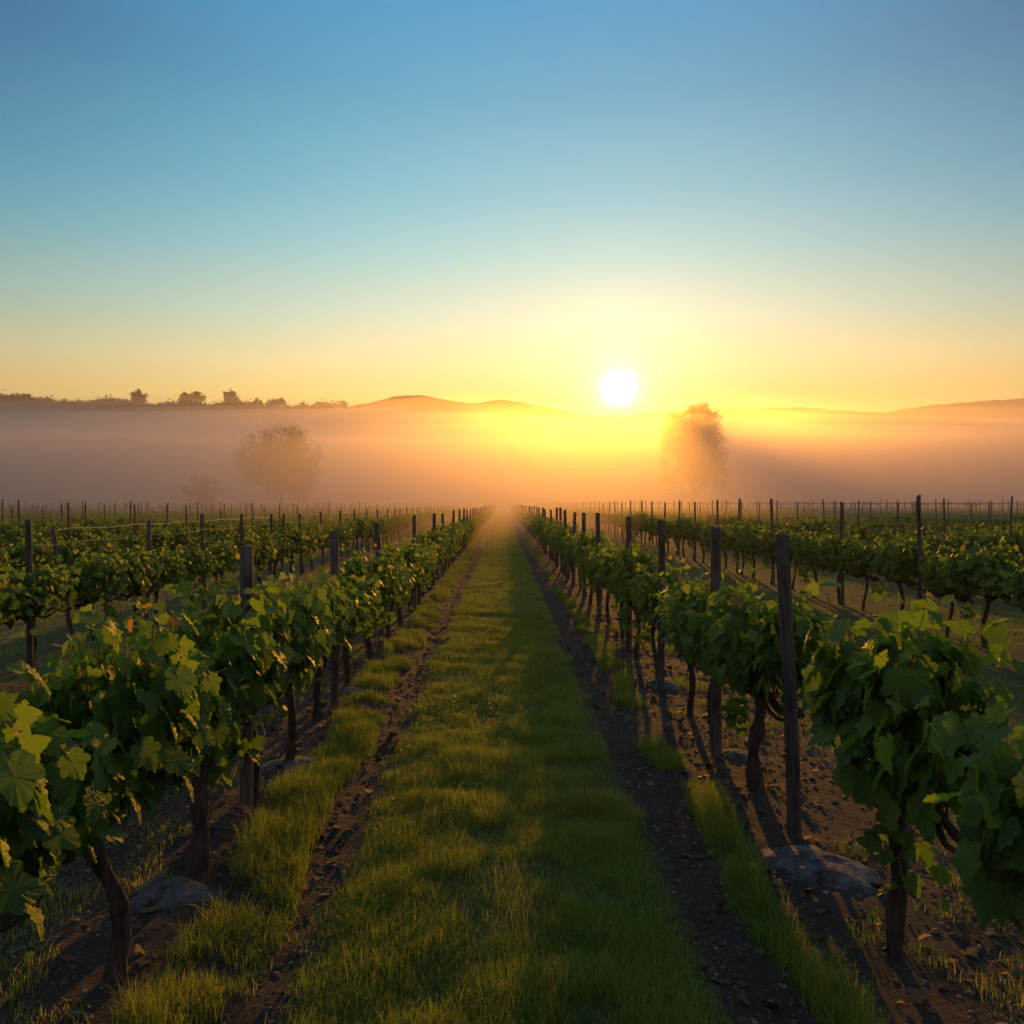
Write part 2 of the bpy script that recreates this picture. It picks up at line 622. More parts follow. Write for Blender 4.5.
def leaf_template(teeth):
    o = leaf_outline(teeth)
    pts = np.concatenate([[[0, .42]], o])
    uv = pts.copy()
    uv[:, 1] -= .08
    x, y = pts[:, 0], pts[:, 1]
    z = .22 * np.abs(x) - .28 * (y - .2) ** 2 * np.sign(y) - .25 * x * x
    if teeth:
        z = z + .035 * np.sin(np.arange(len(pts)) * 2.4)
    k = len(o)
    tri = np.array([(0, 1 + i, 1 + (i + 1) % k) for i in range(k)])
    V = np.stack([x, y, z], 1)
    # leaf stalk
    V = np.concatenate([V, [(-.018, .1, 0), (.018, .1, 0), (0, -.5, -.12)]])
    uv = np.concatenate([uv, [(0, 0)] * 3])
    n0 = len(pts)
    tri = np.concatenate([tri, [(n0, n0 + 1, n0 + 2)]])
    return V, tri, uv


LT_HI, LT_LO = leaf_template(True), leaf_template(False)


def unit(a):
    return a / (np.linalg.norm(a, axis=-1, keepdims=True) + 1e-9)


def place(tmpl, P, Nn, T, S):
    """instances of template at P with normal Nn, tip direction T, size S"""
    Nn = unit(Nn)
    T = unit(T - Nn * (T * Nn).sum(1, keepdims=True))
    Sd = np.cross(T, Nn)
    M = np.stack([Sd, T, Nn], 2)                     # columns
    V = np.einsum('nij,kj->nki', M, tmpl[0]) * S[:, None, None] + P[:, None, :]
    k = len(tmpl[0])
    tri = tmpl[1][None] + (np.arange(len(P)) * k)[:, None, None]
    uv = np.tile(tmpl[2], (len(P), 1))
    return V.reshape(-1, 3), tri.reshape(-1, 3), uv, k


def vine_parts(seed, hi):
    """one grapevine standing at the origin, row along y"""
    rg = np.random.default_rng(seed)
    # --- trunk, gnarled, forking under the cordon
    hgt = .63 + rg.uniform(-.05, .05)
    n_ = 12
    t = np.linspace(0, 1, n_)
    ph = rg.uniform(0, 6, 2)
    lean = rg.uniform(-.05, .05, 2)
    wob = .062 if hi else .042
    px = lean[0] * t + wob * np.sin(t * 5 + ph[0]) * t
    py = lean[1] * 1.6 * t + wob * 1.4 * np.sin(t * 4.2 + ph[1]) * t
    path = np.stack([px, py, -.10 + (hgt + .10) * t], 1)
    r0 = rg.uniform(.034, .041) if hi else rg.uniform(.024, .031)
    rad = r0 * (1.18 - .35 * t + (.16 * np.sin(t * 17 + ph[0]) if hi else 0) + .45 * np.exp(-((t - 0) / .13) ** 2) + .30 * np.exp(-((t - .97) / .12) ** 2) + .08 * rg.normal(size=n_))
    pieces = [tube(path, rad, 12, .09, rg=rg, twist=.12)]
    top = path[-1]
    trunk = join(pieces)
    # --- cordon: two arms along the row, each of two twisted canes
    arms = []
    for s in (-1, 1):
        m_ = 12
        u = np.linspace(0, 1, m_)
        L = .70
        off = rg.uniform(-.02, .02)
        p = np.stack([top[0] * (1 - u) + .03 * np.sin(u * 7 + rg.uniform(0, 6)) * u + off * u,
                      top[1] * (1 - u) + s * L * u,
                      top[2] - .05 + (.64 + .04 * rg.normal() * u - top[2] + .05) * np.minimum(1, u * 3) + .028 * np.sin(u * 9 + rg.uniform(0, 6))], 1)
        arms.append(tube(p, .026 * (1.25 - .75 * u + .12 * rg.normal(size=m_)), 9, .10, rg=rg))
        p2 = p + np.stack([.028 * np.cos(u * 8), 0 * u, .022 * np.sin(u * 8) - .035 * np.minimum(1, u * 4)], 1)
        arms.append(tube(p2, .013 * (1.2 - .5 * u + .15 * rg.normal(size=m_)), 7, .10, rg=rg))
    cord = join(arms)
    # --- canes and leaves
    canes, P, Nn, T, S, yg, rd = [], [], [], [], [], [], []
    nsh = 26 if hi else 34
    half = .43 if hi else .40
    ktop = rg.uniform(.92, 1.08)
    for i in range(nsh):
        y0 = -half + 2 * half * (i + rg.uniform(.1, .9)) / nsh
        e = 1 - .55 * abs(y0 / .5) ** 2.2          # the crown is lower towards its ends
        side = 1 if i % 2 else -1
        Ls = (rg.uniform(.48, .70) if hi else rg.uniform(.45, .66)) * e * ktop
        out = rg.uniform(.03, .22) * side
        yd = rg.normal() * .10
        m_ = 9
        u = np.linspace(0, 1, m_)
        droop = rg.uniform(0, .30) if rg.random() < .85 else -.02
        p = np.stack([.02 * side + out * u ** .9,
                      y0 + yd * u,
                      .65 + Ls * (u * 1.12 - droop * u ** 2.5)], 1)
        p += np.cumsum(rg.normal(size=(m_, 3)) * .007, 0)
        canes.append(tube(p, .0048 * (1.15 - .8 * u), 5, 0, rg=rg))
        nl = 18 if hi else 20
        for j in range(nl):
            v = .18 + .82 * (j + rg.uniform(0, 1)) / nl
            k = v * (m_ - 1)
            a = int(min(k, m_ - 2))
            q = p[a] * (1 - (k - a)) + p[a + 1] * (k - a)
            o = rg.normal(size=3) * np.array([.055, .07, .05])
            o[0] += side * .03
            P.append(q + o)
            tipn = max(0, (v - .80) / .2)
            S.append(rg.uniform(.070, .125) * (1 - .55 * tipn) * (1.0 if hi else .76))
            sd = np.sign(q[0] + o[0] * 1.2 + rg.normal() * .05)
            nrm = np.array([sd * rg.uniform(.35, 1.0), rg.normal() * .45, rg.uniform(.05, .9)])
            tip = np.array([sd * rg.uniform(.1, .8), rg.normal() * .5, rg.uniform(-1.1, -.15)])
            if v > .86:
                nrm = rg.normal(size=3) * .6 + np.array([0, 0, .6])
                tip = np.array([rg.normal() * .7, rg.normal() * .7, rg.uniform(-.2, .8)])
            Nn.append(nrm)
            T.append(tip)
            yg.append(np.clip(tipn * rg.uniform(.2, 1.0) + max(0, v - .5) * rg.uniform(0, .9) + max(0, rg.normal() * .13), 0, 1))  # young tips yellow; higher leaves also yellowed to paint the backlit crown tops
            rd.append(1.0 * (tipn > .7) * rg.uniform(0, .7) * (rg.random() < .12) + (rg.random() < .004) * .6)
    # leaves filling the heart of the crown, and a few suckers low on the cordon
    nf = 120 if hi else 170
    for i in range(nf):
        y0 = rg.uniform(-half, half)
        e = 1 - .5 * abs(y0 / .58) ** 2.2
        z0 = .76 + rg.uniform(-.05, .44) * e * ktop
        wz = .19 * math.sqrt(max(.1, 1 - ((z0 - .88) / .5) ** 2))
        sd = rg.choice((-1, 1))
        P.append((sd * wz * rg.uniform(.3, 1.1), y0, z0))
        S.append(rg.uniform(.08, .13) * (1 if hi else .8))
        Nn.append((sd * rg.uniform(.5, 1), rg.normal() * .5, rg.uniform(-.1, .6)))
        T.append((sd * rg.uniform(0, .6), rg.normal() * .5, -1))
        yg.append(max(0, rg.normal() * .08))
        rd.append(0)
    if rg.random() < .7:
        ys_ = rg.uniform(-.5, .5)
        xs_ = rg.uniform(-.12, .12)
        for i in range(26):
            z0 = .58 - rg.uniform(0, .24)
            P.append((xs_ + rg.normal() * .06, ys_ + rg.normal() * .07, z0))
            S.append(rg.uniform(.05, .09))
            Nn.append(rg.normal(size=3) + np.array([0, 0, .5]))
            T.append((rg.normal() * .5, rg.normal() * .5, -1))
            yg.append(rg.uniform(0, .35))
            rd.append(0)
    P, Nn, T, S = np.array(P), np.array(Nn), np.array(T), np.array(S)
    V, tri, uv, k = place(LT_HI if hi else LT_LO, P, Nn, T, S)
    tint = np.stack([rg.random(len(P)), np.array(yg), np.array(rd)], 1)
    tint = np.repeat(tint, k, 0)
    nm = 'near' if hi else 'mid'
    return (make_mesh('trunk', trunk[0], trunk[1], [M_BARK], smooth=True),
            make_mesh('cordon', cord[0], cord[1], [M_BARK], smooth=True),
            make_mesh('canes', *join(canes), [M_CANE], smooth=True),
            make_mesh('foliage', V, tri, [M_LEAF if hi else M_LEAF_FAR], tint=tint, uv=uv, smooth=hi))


HI = [vine_parts(100 + i, True) for i in range(6)]
LO = [vine_parts(200 + i, False) for i in range(7)]

# ------------------------------------------------------------------ where vines and posts stand
right1 = [1.90, 3.25, 4.98, 5.95, 6.90, 8.30, 9.60, 10.75, 12.0]
left1 = [1.98, 3.06, 4.02, 4.80, 5.60, 6.76, 7.90, 9.15, 10.6, 11.8]
right2 = [8.7, 10.0, 10.9, 12.1, 13.45, 14.35, 15.5]
left2 = [7.6, 8.8, 10.1, 11.2, 12.0, 13.2, 14.4]


def extend(lst, step, end=FIELD_END):
    lst = list(lst)
    while lst[-1] < end:
        lst.append(lst[-1] + step * random.uniform(.94, 1.06))
    return lst


ORD = ['first', 'second', 'third', 'fourth', 'fifth', 'sixth', 'seventh', 'eighth', 'ninth', 'tenth', 'eleventh', 'twelfth',
       'thirteenth', 'fourteenth', 'fifteenth']
sites = []          # (distance, x, side, row number, order in the row)
for side, XX in (('right', RX), ('left', LX)):
    for k, x in enumerate(XX):
        s0 = {('right', 0): right1, ('left', 0): left1, ('right', 1): right2, ('left', 1): left2}.get((side, k))
        if s0 is None:
            s0 = [abs(x) * .95 + random.uniform(0, 1.0)]
        for j, d in enumerate(extend(s0, 1.24 if k < 2 else 1.3)):
            sx = CX + x * F / d
            if -90 < sx < 1115 or (k == 0):
                sites.append((d, x, side, k, j))
sites.sort()
N_IND = 296
ind, rest = sites[:N_IND], sites[N_IND:]
counters = {}
for d, x, side, k, j in ind:
    hi = d < 5.4
    src = random.choice(HI if hi else LO)
    sc_ = random.uniform(.92, 1.08)
    yaw = random.uniform(-.12, .12) + (math.pi if random.random() < .5 else 0)
    xo = x + random.uniform(-.04, .04)
    if k == 1:
        sc_ *= 1.03
    loc = (xo, d, float(gh(xo, d)) - .01)
    v = link('grapevine', None, None, loc, (0, 0, yaw), (sc_, sc_, sc_ * random.uniform(.96, 1.03) * (1.06 if hi else .94 if side == 'left' else .98)))
    c = counters.get((side, k), 0)
    counters[(side, k)] = c + 1
    rn = {0: 'row beside the grass path', 1: 'second row from the path', 2: 'third row from the path'}.get(k, 'rows far out')
    if k == 0 and c < 15:
        look = 'big-leaved' if d < 5 else ('full green' if d < 10 else 'small green')
        lab = f'{look} grapevine in the {side} {rn}, {ORD[c]} from the camera'
    elif k == 1 and c < 12:
        lab = f'round-crowned grapevine in the {side} {rn}, {ORD[c]} from the frame edge'
    elif k < 3:
        lab = f'small distant grapevine in the {side} {rn}'
    else:
        lab = f'tiny distant grapevine in the outer rows on the {side} side'
    tag(v, lab, 'grapevine', f'grapevines in the {side} {rn}' if k < 3 else f'grapevines in the outer {side} rows')
    for nm, me in zip(('trunk', 'cordon', 'canes', 'foliage'), src):
        link(nm, me, v)

# the remaining, farther vines: one mass
P, Nn, T, S = [], [], [], []
if rest:
    ra = np.array([(r[1], r[0]) for r in rest])
    NLF = np.where(ra[:, 1] < 60, 170, 60)
    rep = np.repeat(np.arange(len(ra)), NLF)
    nt = len(rep)
    side = rng.choice((-1.0, 1.0), nt)
    yo = rng.uniform(-.46, .46, nt)
    e = 1 - .45 * np.abs(yo / .62) ** 2.4
    zo = .75 + rng.uniform(-.04, .52, nt) * e
    wz = .26 * np.sqrt(np.clip(1 - ((zo - .9) / .5) ** 2, .1, 1)) * rng.uniform(.3, 1.15, nt)
    Px = ra[rep, 0] + side * wz
    Py = ra[rep, 1] + yo
    Pz = zo + gh(Px, Py)
    P = np.stack([Px, Py, Pz], 1)
    Nn = np.stack([side * rng.uniform(.2, 1, nt), rng.normal(size=nt) * .5, rng.uniform(0, 1, nt)], 1)
    T = np.stack([side * rng.uniform(0, .7, nt), rng.normal(size=nt) * .5, -rng.uniform(.2, 1, nt)], 1)
    far = np.where(ra[rep, 1] < 60, .78, 1.25)
    S = rng.uniform(.12, .19, nt) * far
    quad = (np.array([(0, 0, 0), (.5, .5, .06), (0, 1, -.1), (-.5, .5, .06)]), np.array([(0, 1, 2), (0, 2, 3)]), np.zeros((4, 2)))
    V, tri, uv, kk = place(quad, P, Nn, T, S)
    top = np.clip((zo - 1.12) / .2, 0, 1)  # yellow added towards the far crown tops, painting in backlight
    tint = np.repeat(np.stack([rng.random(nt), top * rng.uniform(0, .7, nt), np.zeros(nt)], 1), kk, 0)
    # stems: a thin four sided post for every trunk
    tr = []
    b = ra
    gz = gh(b[:, 0], b[:, 1])
    cr = np.array([(-.028, -.028), (.028, -.028), (.028, .028), (-.028, .028)])
    lo = np.concatenate([b[:, None, :] + cr, np.repeat((gz - .05)[:, None, None], 4, 1)], 2)
    hi_ = np.concatenate([b[:, None, :] + cr, np.repeat((gz + .66)[:, None, None], 4, 1)], 2)
    TV = np.concatenate([lo, hi_], 1).reshape(-1, 3)
    base = (np.arange(len(b)) * 8)[:, None, None]
    fq = np.array([(0, 1, 5, 4), (1, 2, 6, 5), (2, 3, 7, 6), (3, 0, 4, 7)])[None] + base
    fq = fq.reshape(-1, 4) + len(V)
    tint = np.concatenate([tint, np.zeros((len(TV), 3))])
    uv = np.concatenate([uv, np.zeros((len(TV), 2))])
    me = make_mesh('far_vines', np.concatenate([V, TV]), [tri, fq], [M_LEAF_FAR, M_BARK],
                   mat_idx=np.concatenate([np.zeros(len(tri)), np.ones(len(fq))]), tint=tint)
    o = link('distant_vine_rows', me)
    tag(o, 'distant rows of vines merging into a green carpet before the fog', 'vine rows', kind='stuff')


# ------------------------------------------------------------------ posts
def post_mesh(seed, r=.041, h=1.0, square=False):
    rg = np.random.default_rng(seed)
    n_ = 9
    t = np.linspace(0, 1, n_)
    z = -.12 + (h + .12) * t
    path = np.stack([.006 * np.sin(t * 4 + seed), .006 * np.cos(t * 5 + seed), z], 1)
    rad = r * (1.04 - .10 * t + .015 * rg.normal(size=n_))
    path = np.concatenate([path, [path[-1] + (0, 0, .006)]])
    rad = np.concatenate([rad, [rad[-1] * .86]])
    V, q, tt = tube(path, rad, 14, .035, rg=rg)
    V[:, 2] += np.where(V[:, 2] > h - .05, V[:, 0] * rg.uniform(-.25, .25), 0)
    return make_mesh('wooden_post', V, [q, tt], [M_POST], smooth=False)


POSTS = [post_mesh(i) for i in range(5)]
THIN = [post_mesh(20 + i, .026) for i in range(3)]
posts = []          # (distance, x, height, thin, side, row, lean)
r1 = [4.32, 5.78, 7.83, 9.9, 12.9, 15.3, 17.6, 19.5, 21.2, 23.2, 25.9, 29.2]
l1 = [4.69, 7.1, 9.87, 13.5, 16.8, 20, 24.2, 27.2, 30.6, 33.5]
r2 = [11.5, 14.2, 17.75, 20.7, 22.4]
l2 = [8.64, 9.68, 11.56, 13.84, 15.7, 17.5, 18.7, 20.4, 23, 25.2]
for d in extend(r1, 2.6):
    posts.append((d, RX[0], 1.72, False, 'right', 0))
for d in extend(l1, 3.0):
    posts.append((d, LX[0], 1.64, False, 'left', 0))
for d in extend(r2, 2.5):
    posts.append((d, RX[1], 1.95, False, 'right', 1))
for d in extend(l2, 2.5):
    posts.append((d, LX[1], 1.66, False, 'left', 1))
for side, XX in (('right', RX), ('left', LX)):
    for k, x in enumerate(XX[2:], 2):
        s0 = [abs(x) * 1.42 + random.uniform(0, 2.0)]
        for d in extend(s0, (2.2 if k == 2 else 3.2) if side == 'right' else 3.0):
            sx = CX + x * F / d
            if -20 < sx < 1044:
                posts.append((d, x, random.uniform(1.92, 2.08) if side == 'right' else random.uniform(1.7, 1.98), True, side, k))
posts.sort(key=lambda p: p[0])
pc = {}
shadow_posts = []
for i, (d, x, h, thin, side, k) in enumerate(posts):
    if d > FIELD_END:
        continue
    if i >= 296:
        shadow_posts.append((d, x, h))
        continue
    me = random.choice(THIN if thin else POSTS)
    h = h * random.uniform(.97, 1.03) if not (k == 0 and d < 12) else h
    wd = random.uniform(.9, 1.05) * (.92 if k == 0 else .78)
    lean = [random.gauss(0, .018), random.gauss(0, .018)]
    if side == 'left' and k == 1 and abs(d - 9.68) < .01:
        lean = [0, -.16]
        h = 1.60
    if k == 0 and d < 8:
        lean = [random.gauss(0, .008), random.gauss(0, .008)]
    if side == 'right' and k == 0 and abs(d - 4.32) < .01:
        lean = [0, -.038]
    xx = x + (-0.05 if k == 0 and side == 'right' else 0.03 if k == 0 else random.uniform(-.05, .05))
    if side == 'right' and k == 0 and abs(d - 4.32) < .01:
        xx = x - .02
    h -= float(gh(xx, d))
    o = link('wooden_post', me, None, (xx, d, float(gh(xx, d))), (lean[0], lean[1], random.uniform(0, 6)), (wd, wd, h))
    o.rotation_mode = 'ZYX'
    c = pc.get((side, k), 0)
    pc[(side, k)] = c + 1
    if k == 0 and c < 12:
        look = 'thick weathered' if c < 3 else 'dark'
        lab = f'{look} wooden post in the {side} row beside the path, {ORD[c]} post from the camera'
    elif k == 1 and c < 8:
        lean_t = 'leaning dark' if abs(lean[1]) > .1 else ('tall dark' if side == 'right' else 'dark')
        lab = f'{lean_t} wooden post in the {side} second row, {ORD[c]} from the frame edge'
    elif k < 3:
        lab = f'small distant wooden post in the {side} row number {["one", "two", "three"][k]} from the path'
    else:
        lab = f'thin far trellis post in the outer rows on the {side} side'
    tag(o, lab, 'post', f'trellis posts on the {side} side, row {["one", "two", "three"][k]}' if k < 3 else f'trellis posts in the outer {side} rows')
if shadow_posts:
    pp = [tube(np.array([(x, d, 0), (x, d, h)]), [.035, .032], 4) for d, x, h in shadow_posts]
    o = link('distant_posts', make_mesh('far_posts', *join(pp), [M_POST]))
    tag(o, 'tiny trellis posts fading into the fog', 'posts', kind='stuff')

# ------------------------------------------------------------------ trellis wires
WN = {('right', 0): (.62, 1.05), ('left', 0): (.62, 1.05), ('right', 1): (.62, 1.1, 1.6), ('left', 1): (.62, 1.05, 1.45),
      ('right', 2): (1.25, 1.6, 1.9), ('left', 2): (.62, 1.4), ('right', 3): (1.6, 1.9), ('right', 4): (1.6, 1.9)}
for (side, k), hs in WN.items():
    x = (RX if side == 'right' else LX)[k]
    ps = [p for p in posts if p[4] == side and p[5] == k and p[0] < 90]
    for q, hgt in enumerate(hs):
        path = []
        pts = [(1.2 if k == 0 else ps[0][0] - 1)] + [p[0] for p in ps]
        for a, b in zip(pts[:-1], pts[1:]):
            for u in np.linspace(0, 1, 5)[:-1]:
                yy = a + (b - a) * u
                path.append((x, yy, hgt - .03 * math.sin(math.pi * u)))
        V, qd, tt = tube(np.array(path), np.full(len(path), .0016 if k < 2 else .006), 4)
        o = link('trellis_wire', make_mesh('trellis_wire', V, [qd, tt], [M_WIRE]))
        hn = (['lowest', 'middle', 'topmost'] if len(hs) == 3 else ['lower', 'upper'])[q]
        rn = ['beside the path', 'second from the path', 'third from the path', 'fourth from the path', 'fifth from the path'][k]
        tag(o, f'thin steel trellis wire, {hn} in the {side} row {rn}', 'wire', 'trellis wires strung between the posts')


# ------------------------------------------------------------------ mounds at the vine feet
def mound(px, py, wpx, hgt, label):
    d = EYE * F / (py - HY)
    x = at(px, d)
    w_ = wpx * d / F / 2
    rg = np.random.default_rng(int(px))
    nr, na = 14, 40
    rr = np.linspace(0, 1, nr)
    th = np.linspace(0, 2 * np.pi, na, endpoint=False)
    RR, TH = np.meshgrid(rr, th, indexing='ij')
    edge = 1 + .16 * np.sin(TH * 2 + px) + .08 * np.sin(TH * 5 + 1)
    lx = RR * np.cos(TH) * w_ * edge
    ly = RR * np.sin(TH) * w_ * 1.05 * edge
    lz = hgt * 1.2 * (1 - RR ** 2) ** 1.6 + .03 * (fbm(lx + px, ly, 9, 3, 2) - .5) * (1 - RR ** 4) - .05 * RR ** 4
    V = np.stack([lx, ly, lz], -1).reshape(-1, 3)
    a = np.arange(nr * na).reshape(nr, na)
    b = np.roll(a, -1, 1)
    q = np.stack([a[:-1], a[1:], b[1:], b[:-1]], -1).reshape(-1, 4)
    o = link('soil_mound', make_mesh('soil_mound', V, q, [M_MOUND], smooth=True), None, (x, d, float(gh(x, d)) - .01))
    tag(o, label, 'mound', 'pale soil mounds at the vine feet')


mound(172, 905, 105, .05, 'pale grey crusted soil mound at the foot of the second vine in the left row')
mound(290, 775, 72, .045, 'pale grey soil mound under the left row behind the nearest left post')
mound(346, 698, 50, .04, 'small pale soil mound, farthest of those under the left row')
mound(820, 885, 135, .055, 'largest pale grey crusted soil mound, just left of the nearest right vine')
mound(738, 765, 72, .045, 'pale grey soil mound under the right row behind the nearest right post')
mound(664, 692, 44, .04, 'small pale soil mound, farthest of those under the right row')


# ------------------------------------------------------------------ grass
def blades(xy, hgt, wid, segs, rg, dry_sunlit=.12, bend=.75):
    n_ = len(xy)
    a = rg.uniform(0, 2 * np.pi, n_)
    sx, sy = np.cos(a), np.sin(a)
    bx, by = np.cos(a + np.pi / 2 + rg.normal(size=n_) * .6), np.sin(a + np.pi / 2 + rg.normal(size=n_) * .6)
    bd = rg.uniform(.15, 1, n_) * bend * hgt
    z0 = gh(xy[:, 0], xy[:, 1]) - .01
    rowsv = []
    for i in range(segs):
        u = i / segs
        wv = wid * (1 - .65 * u * u) * .5
        cx_ = xy[:, 0] + bx * bd * u ** 2
        cy_ = xy[:, 1] + by * bd * u ** 2
        cz_ = z0 + hgt * (u - .25 * u ** 3)
        rowsv.append(np.stack([cx_ - sx * wv, cy_ - sy * wv, cz_], 1))
        rowsv.append(np.stack([cx_ + sx * wv, cy_ + sy * wv, cz_], 1))
    rowsv.append(np.stack([xy[:, 0] + bx * bd, xy[:, 1] + by * bd, z0 + hgt * .75], 1))
    V = np.stack(rowsv, 1)
    k = V.shape[1]
    base = np.arange(n_)[:, None] * k
    q = np.concatenate([base + np.array([2 * i, 2 * i + 1, 2 * i + 3, 2 * i + 2]) for i in range(segs - 1)]) if segs > 1 else np.zeros((0, 4), int)
    t = base + np.array([k - 3, k - 2, k - 1])
    cn = fbm(xy[:, 0], xy[:, 1], .9, 3, 21)
    tint = np.stack([np.clip(cn * .9 + rg.normal(size=n_) * .18, 0, 1),
                     np.clip((rg.random(n_) < dry_sunlit) * rg.uniform(.3, 1, n_) + .25 * np.clip(cn - .55, 0, 1), 0, 1), np.zeros(n_)], 1)
    return V.reshape(-1, 3), q, t, np.repeat(tint, k, 0)


def scatter(x0, x1, y0, y1, dens, keep):
    n_ = int((x1 - x0) * (y1 - y0) * dens)
    p = np.stack([rng.uniform(x0, x1, n_), rng.uniform(y0, y1, n_)], 1)
    sx = CX + p[:, 0] * F / p[:, 1]
    k = keep(p[:, 0], p[:, 1]) * ((sx > -60) & (sx < 1084))
    return p[rng.random(n_) < k]


def strip_keep(x, y):
    e = .86 + .22 * (fbm(x * 0 + np.sign(x) * 5, y, 1.3, 3, 8) - .5) + .12 * (fbm(x, y, 4, 2, 3) - .5)
    lim = np.where(x > 0, e - .06, e)
    return np.clip((lim - np.abs(x)) / .16, 0, 1) * (.15 + .85 * np.clip((fbm(x, y, 2.5, 3, 14) - .33) / .08, 0, 1))


def verge_keep(x, y):
    lo = np.where(x < 0, 1.06, 1.09)
    hi_ = np.where(x < 0, 1.46, 1.33)
    nn = .32 * (fbm(x * 0 + np.sign(x) * 9, y, 1.6, 2, 30) - .5)
    a = np.abs(x) - nn
    m_ = np.clip((a - lo) / .06, 0, 1) * np.clip((hi_ - a) / .08, 0, 1)
    return m_ * np.clip((fbm(x, y, 1.7, 3, 17) - np.where(x < 0, .30, .38)) / .10, 0, 1)


def aisle_keep(x, y):
    k = np.clip(np.searchsorted(ROWS, x), 1, len(ROWS) - 1)
    dr = np.minimum(np.abs(x - ROWS[k - 1]), np.abs(x - ROWS[k]))
    return np.clip((dr - .65) / .3, 0, 1) * np.clip((fbm(x, y, .9, 3, 40) - .38) / .14, .05, 1) * (np.abs(x) > 2.1)


def soil_keep(x, y):
    return (np.abs(x) > 1.3) * (np.abs(x) < 2.4) * np.clip((fbm(x, y, 2.6, 2, 50) - .62) / .06, 0, 1)


def grass(name, bands, label):
    Vs, qs, ts, tn, o = [], [], [], [], 0
    for (x0, x1, y0, y1, dens, keep, hh, wd, segs, dry_sunlit) in bands:
        xy = scatter(x0, x1, y0, y1, dens, keep)
        if not len(xy):
            continue
        clump = .25 + 1.5 * fbm(xy[:, 0], xy[:, 1], 3.6, 3, 60) ** 1.3
        h = hh * clump * rng.uniform(.4, 1.3, len(xy)) * np.where(rng.random(len(xy)) < .02, 1.7, 1)
        V, q, t, c = blades(xy, h, wd * rng.uniform(.7, 1.3, len(xy)), segs, rng, dry_sunlit)
        Vs.append(V)
        qs.append(q + o)
        ts.append(t + o)
        tn.append(c)
        o += len(V)
    me = make_mesh(name, np.concatenate(Vs), [np.concatenate(qs), np.concatenate(ts)], [M_GRASS], tint=np.concatenate(tn))
    tag(link(name, me), label, 'grass', kind='stuff')


grass('grass', [
    (-1.05, 1.05, 2.4, 6.5, 17000, strip_keep, .105, .0022, 3, .22),
    (-1.05, 1.05, 6.5, 14, 8000, strip_keep, .10, .004, 2, .32),
    (-1.05, 1.05, 14, 32, 3200, strip_keep, .10, .008, 1, .42),  # share of dry blades raised down the strip, painting in golden sunlight
    (-1.05, 1.05, 32, 80, 700, strip_keep, .10, .02, 1, .35),
    (-1.05, 1.05, 80, 180, 220, strip_keep, .10, .04, 1, .35)],
    'long green grass covering the strip between the two wheel tracks')
grass('grass', [
    (-1.6, 1.6, 2.4, 7, 16000, verge_keep, .15, .0023, 3, .10),
    (-1.6, 1.6, 7, 16, 6500, verge_keep, .14, .0042, 2, .12),
    (-1.6, 1.6, 16, 50, 1100, verge_keep, .12, .012, 1, .14),
    (-1.6, 1.6, 50, 150, 250, verge_keep, .12, .03, 1, .14),
    (-2.4, 2.4, 2.2, 12, 2500, soil_keep, .08, .0035, 2, .2)],
    'tufted grass verge between the wheel tracks and the vines')
grass('grass', [
    (2.1, 9, 3.0, 14, 1500, aisle_keep, .060, .004, 2, .3),
    (-9, -2.1, 3.0, 14, 1500, aisle_keep, .060, .004, 2, .3),
    (2.1, 22, 14, 30, 380, aisle_keep, .07, .009, 1, .3),
    (-22, -2.1, 14, 30, 380, aisle_keep, .07, .009, 1, .3)],
    'short patchy turf in the alleys between the outer vine rows')

# clover and other small weeds in the turf
xy = np.concatenate([scatter(-1.05, 1.05, 2.4, 12, 700, lambda x, y: strip_keep(x, y) * (fbm(x, y, 1.4, 2, 88) > .60)),
                     scatter(-1.6, 1.6, 2.4, 12, 500, lambda x, y: verge_keep(x, y) * (fbm(x, y, 1.4, 2, 88) > .45)),
                     scatter(-2.4, 2.4, 2.4, 12, 120, soil_keep)])
n_ = len(xy)
P = np.stack([xy[:, 0], xy[:, 1], gh(xy[:, 0], xy[:, 1]) + rng.uniform(.01, .05, n_)], 1)
V, tri, uv, k = place(LT_LO, P, rng.normal(size=(n_, 3)) * .35 + np.array([0, 0, 1]), rng.normal(size=(n_, 3)), rng.uniform(.012, .032, n_))
o = link('weeds', make_mesh('weeds', V, tri, [M_LEAF_FAR], tint=np.repeat(rng.random((n_, 3)) * np.array([1, .35, 0]), k, 0)))
tag(o, 'small broad leaved weeds growing among the grass', 'weeds', kind='stuff')

# ------------------------------------------------------------------ litter and stones
def litter_keep(x, y):
    a = np.abs(x)
    return ((a > .8) & (a < 1.15)) * .5 + ((a > 1.2) & (a < 2.4)) * .8 + (a >= 2.4) * .25


xy = scatter(-5, 5, 2.3, 13, 65, litter_keep)
P = np.stack([xy[:, 0], xy[:, 1], gh(xy[:, 0], xy[:, 1]) + .008], 1)
n_ = len(P)
V, tri, uv, k = place(LT_LO, P, rng.normal(size=(n_, 3)) * .4 + np.array([0, 0, 1]), rng.normal(size=(n_, 3)), rng.uniform(.02, .07, n_))
o = link('leaf_litter', make_mesh('leaf_litter', V, tri, [M_LITTER], tint=np.repeat(rng.random((n_, 3)), k, 0)))
tag(o, 'brown fallen leaves scattered on the soil under the vines', 'leaf litter', kind='stuff')

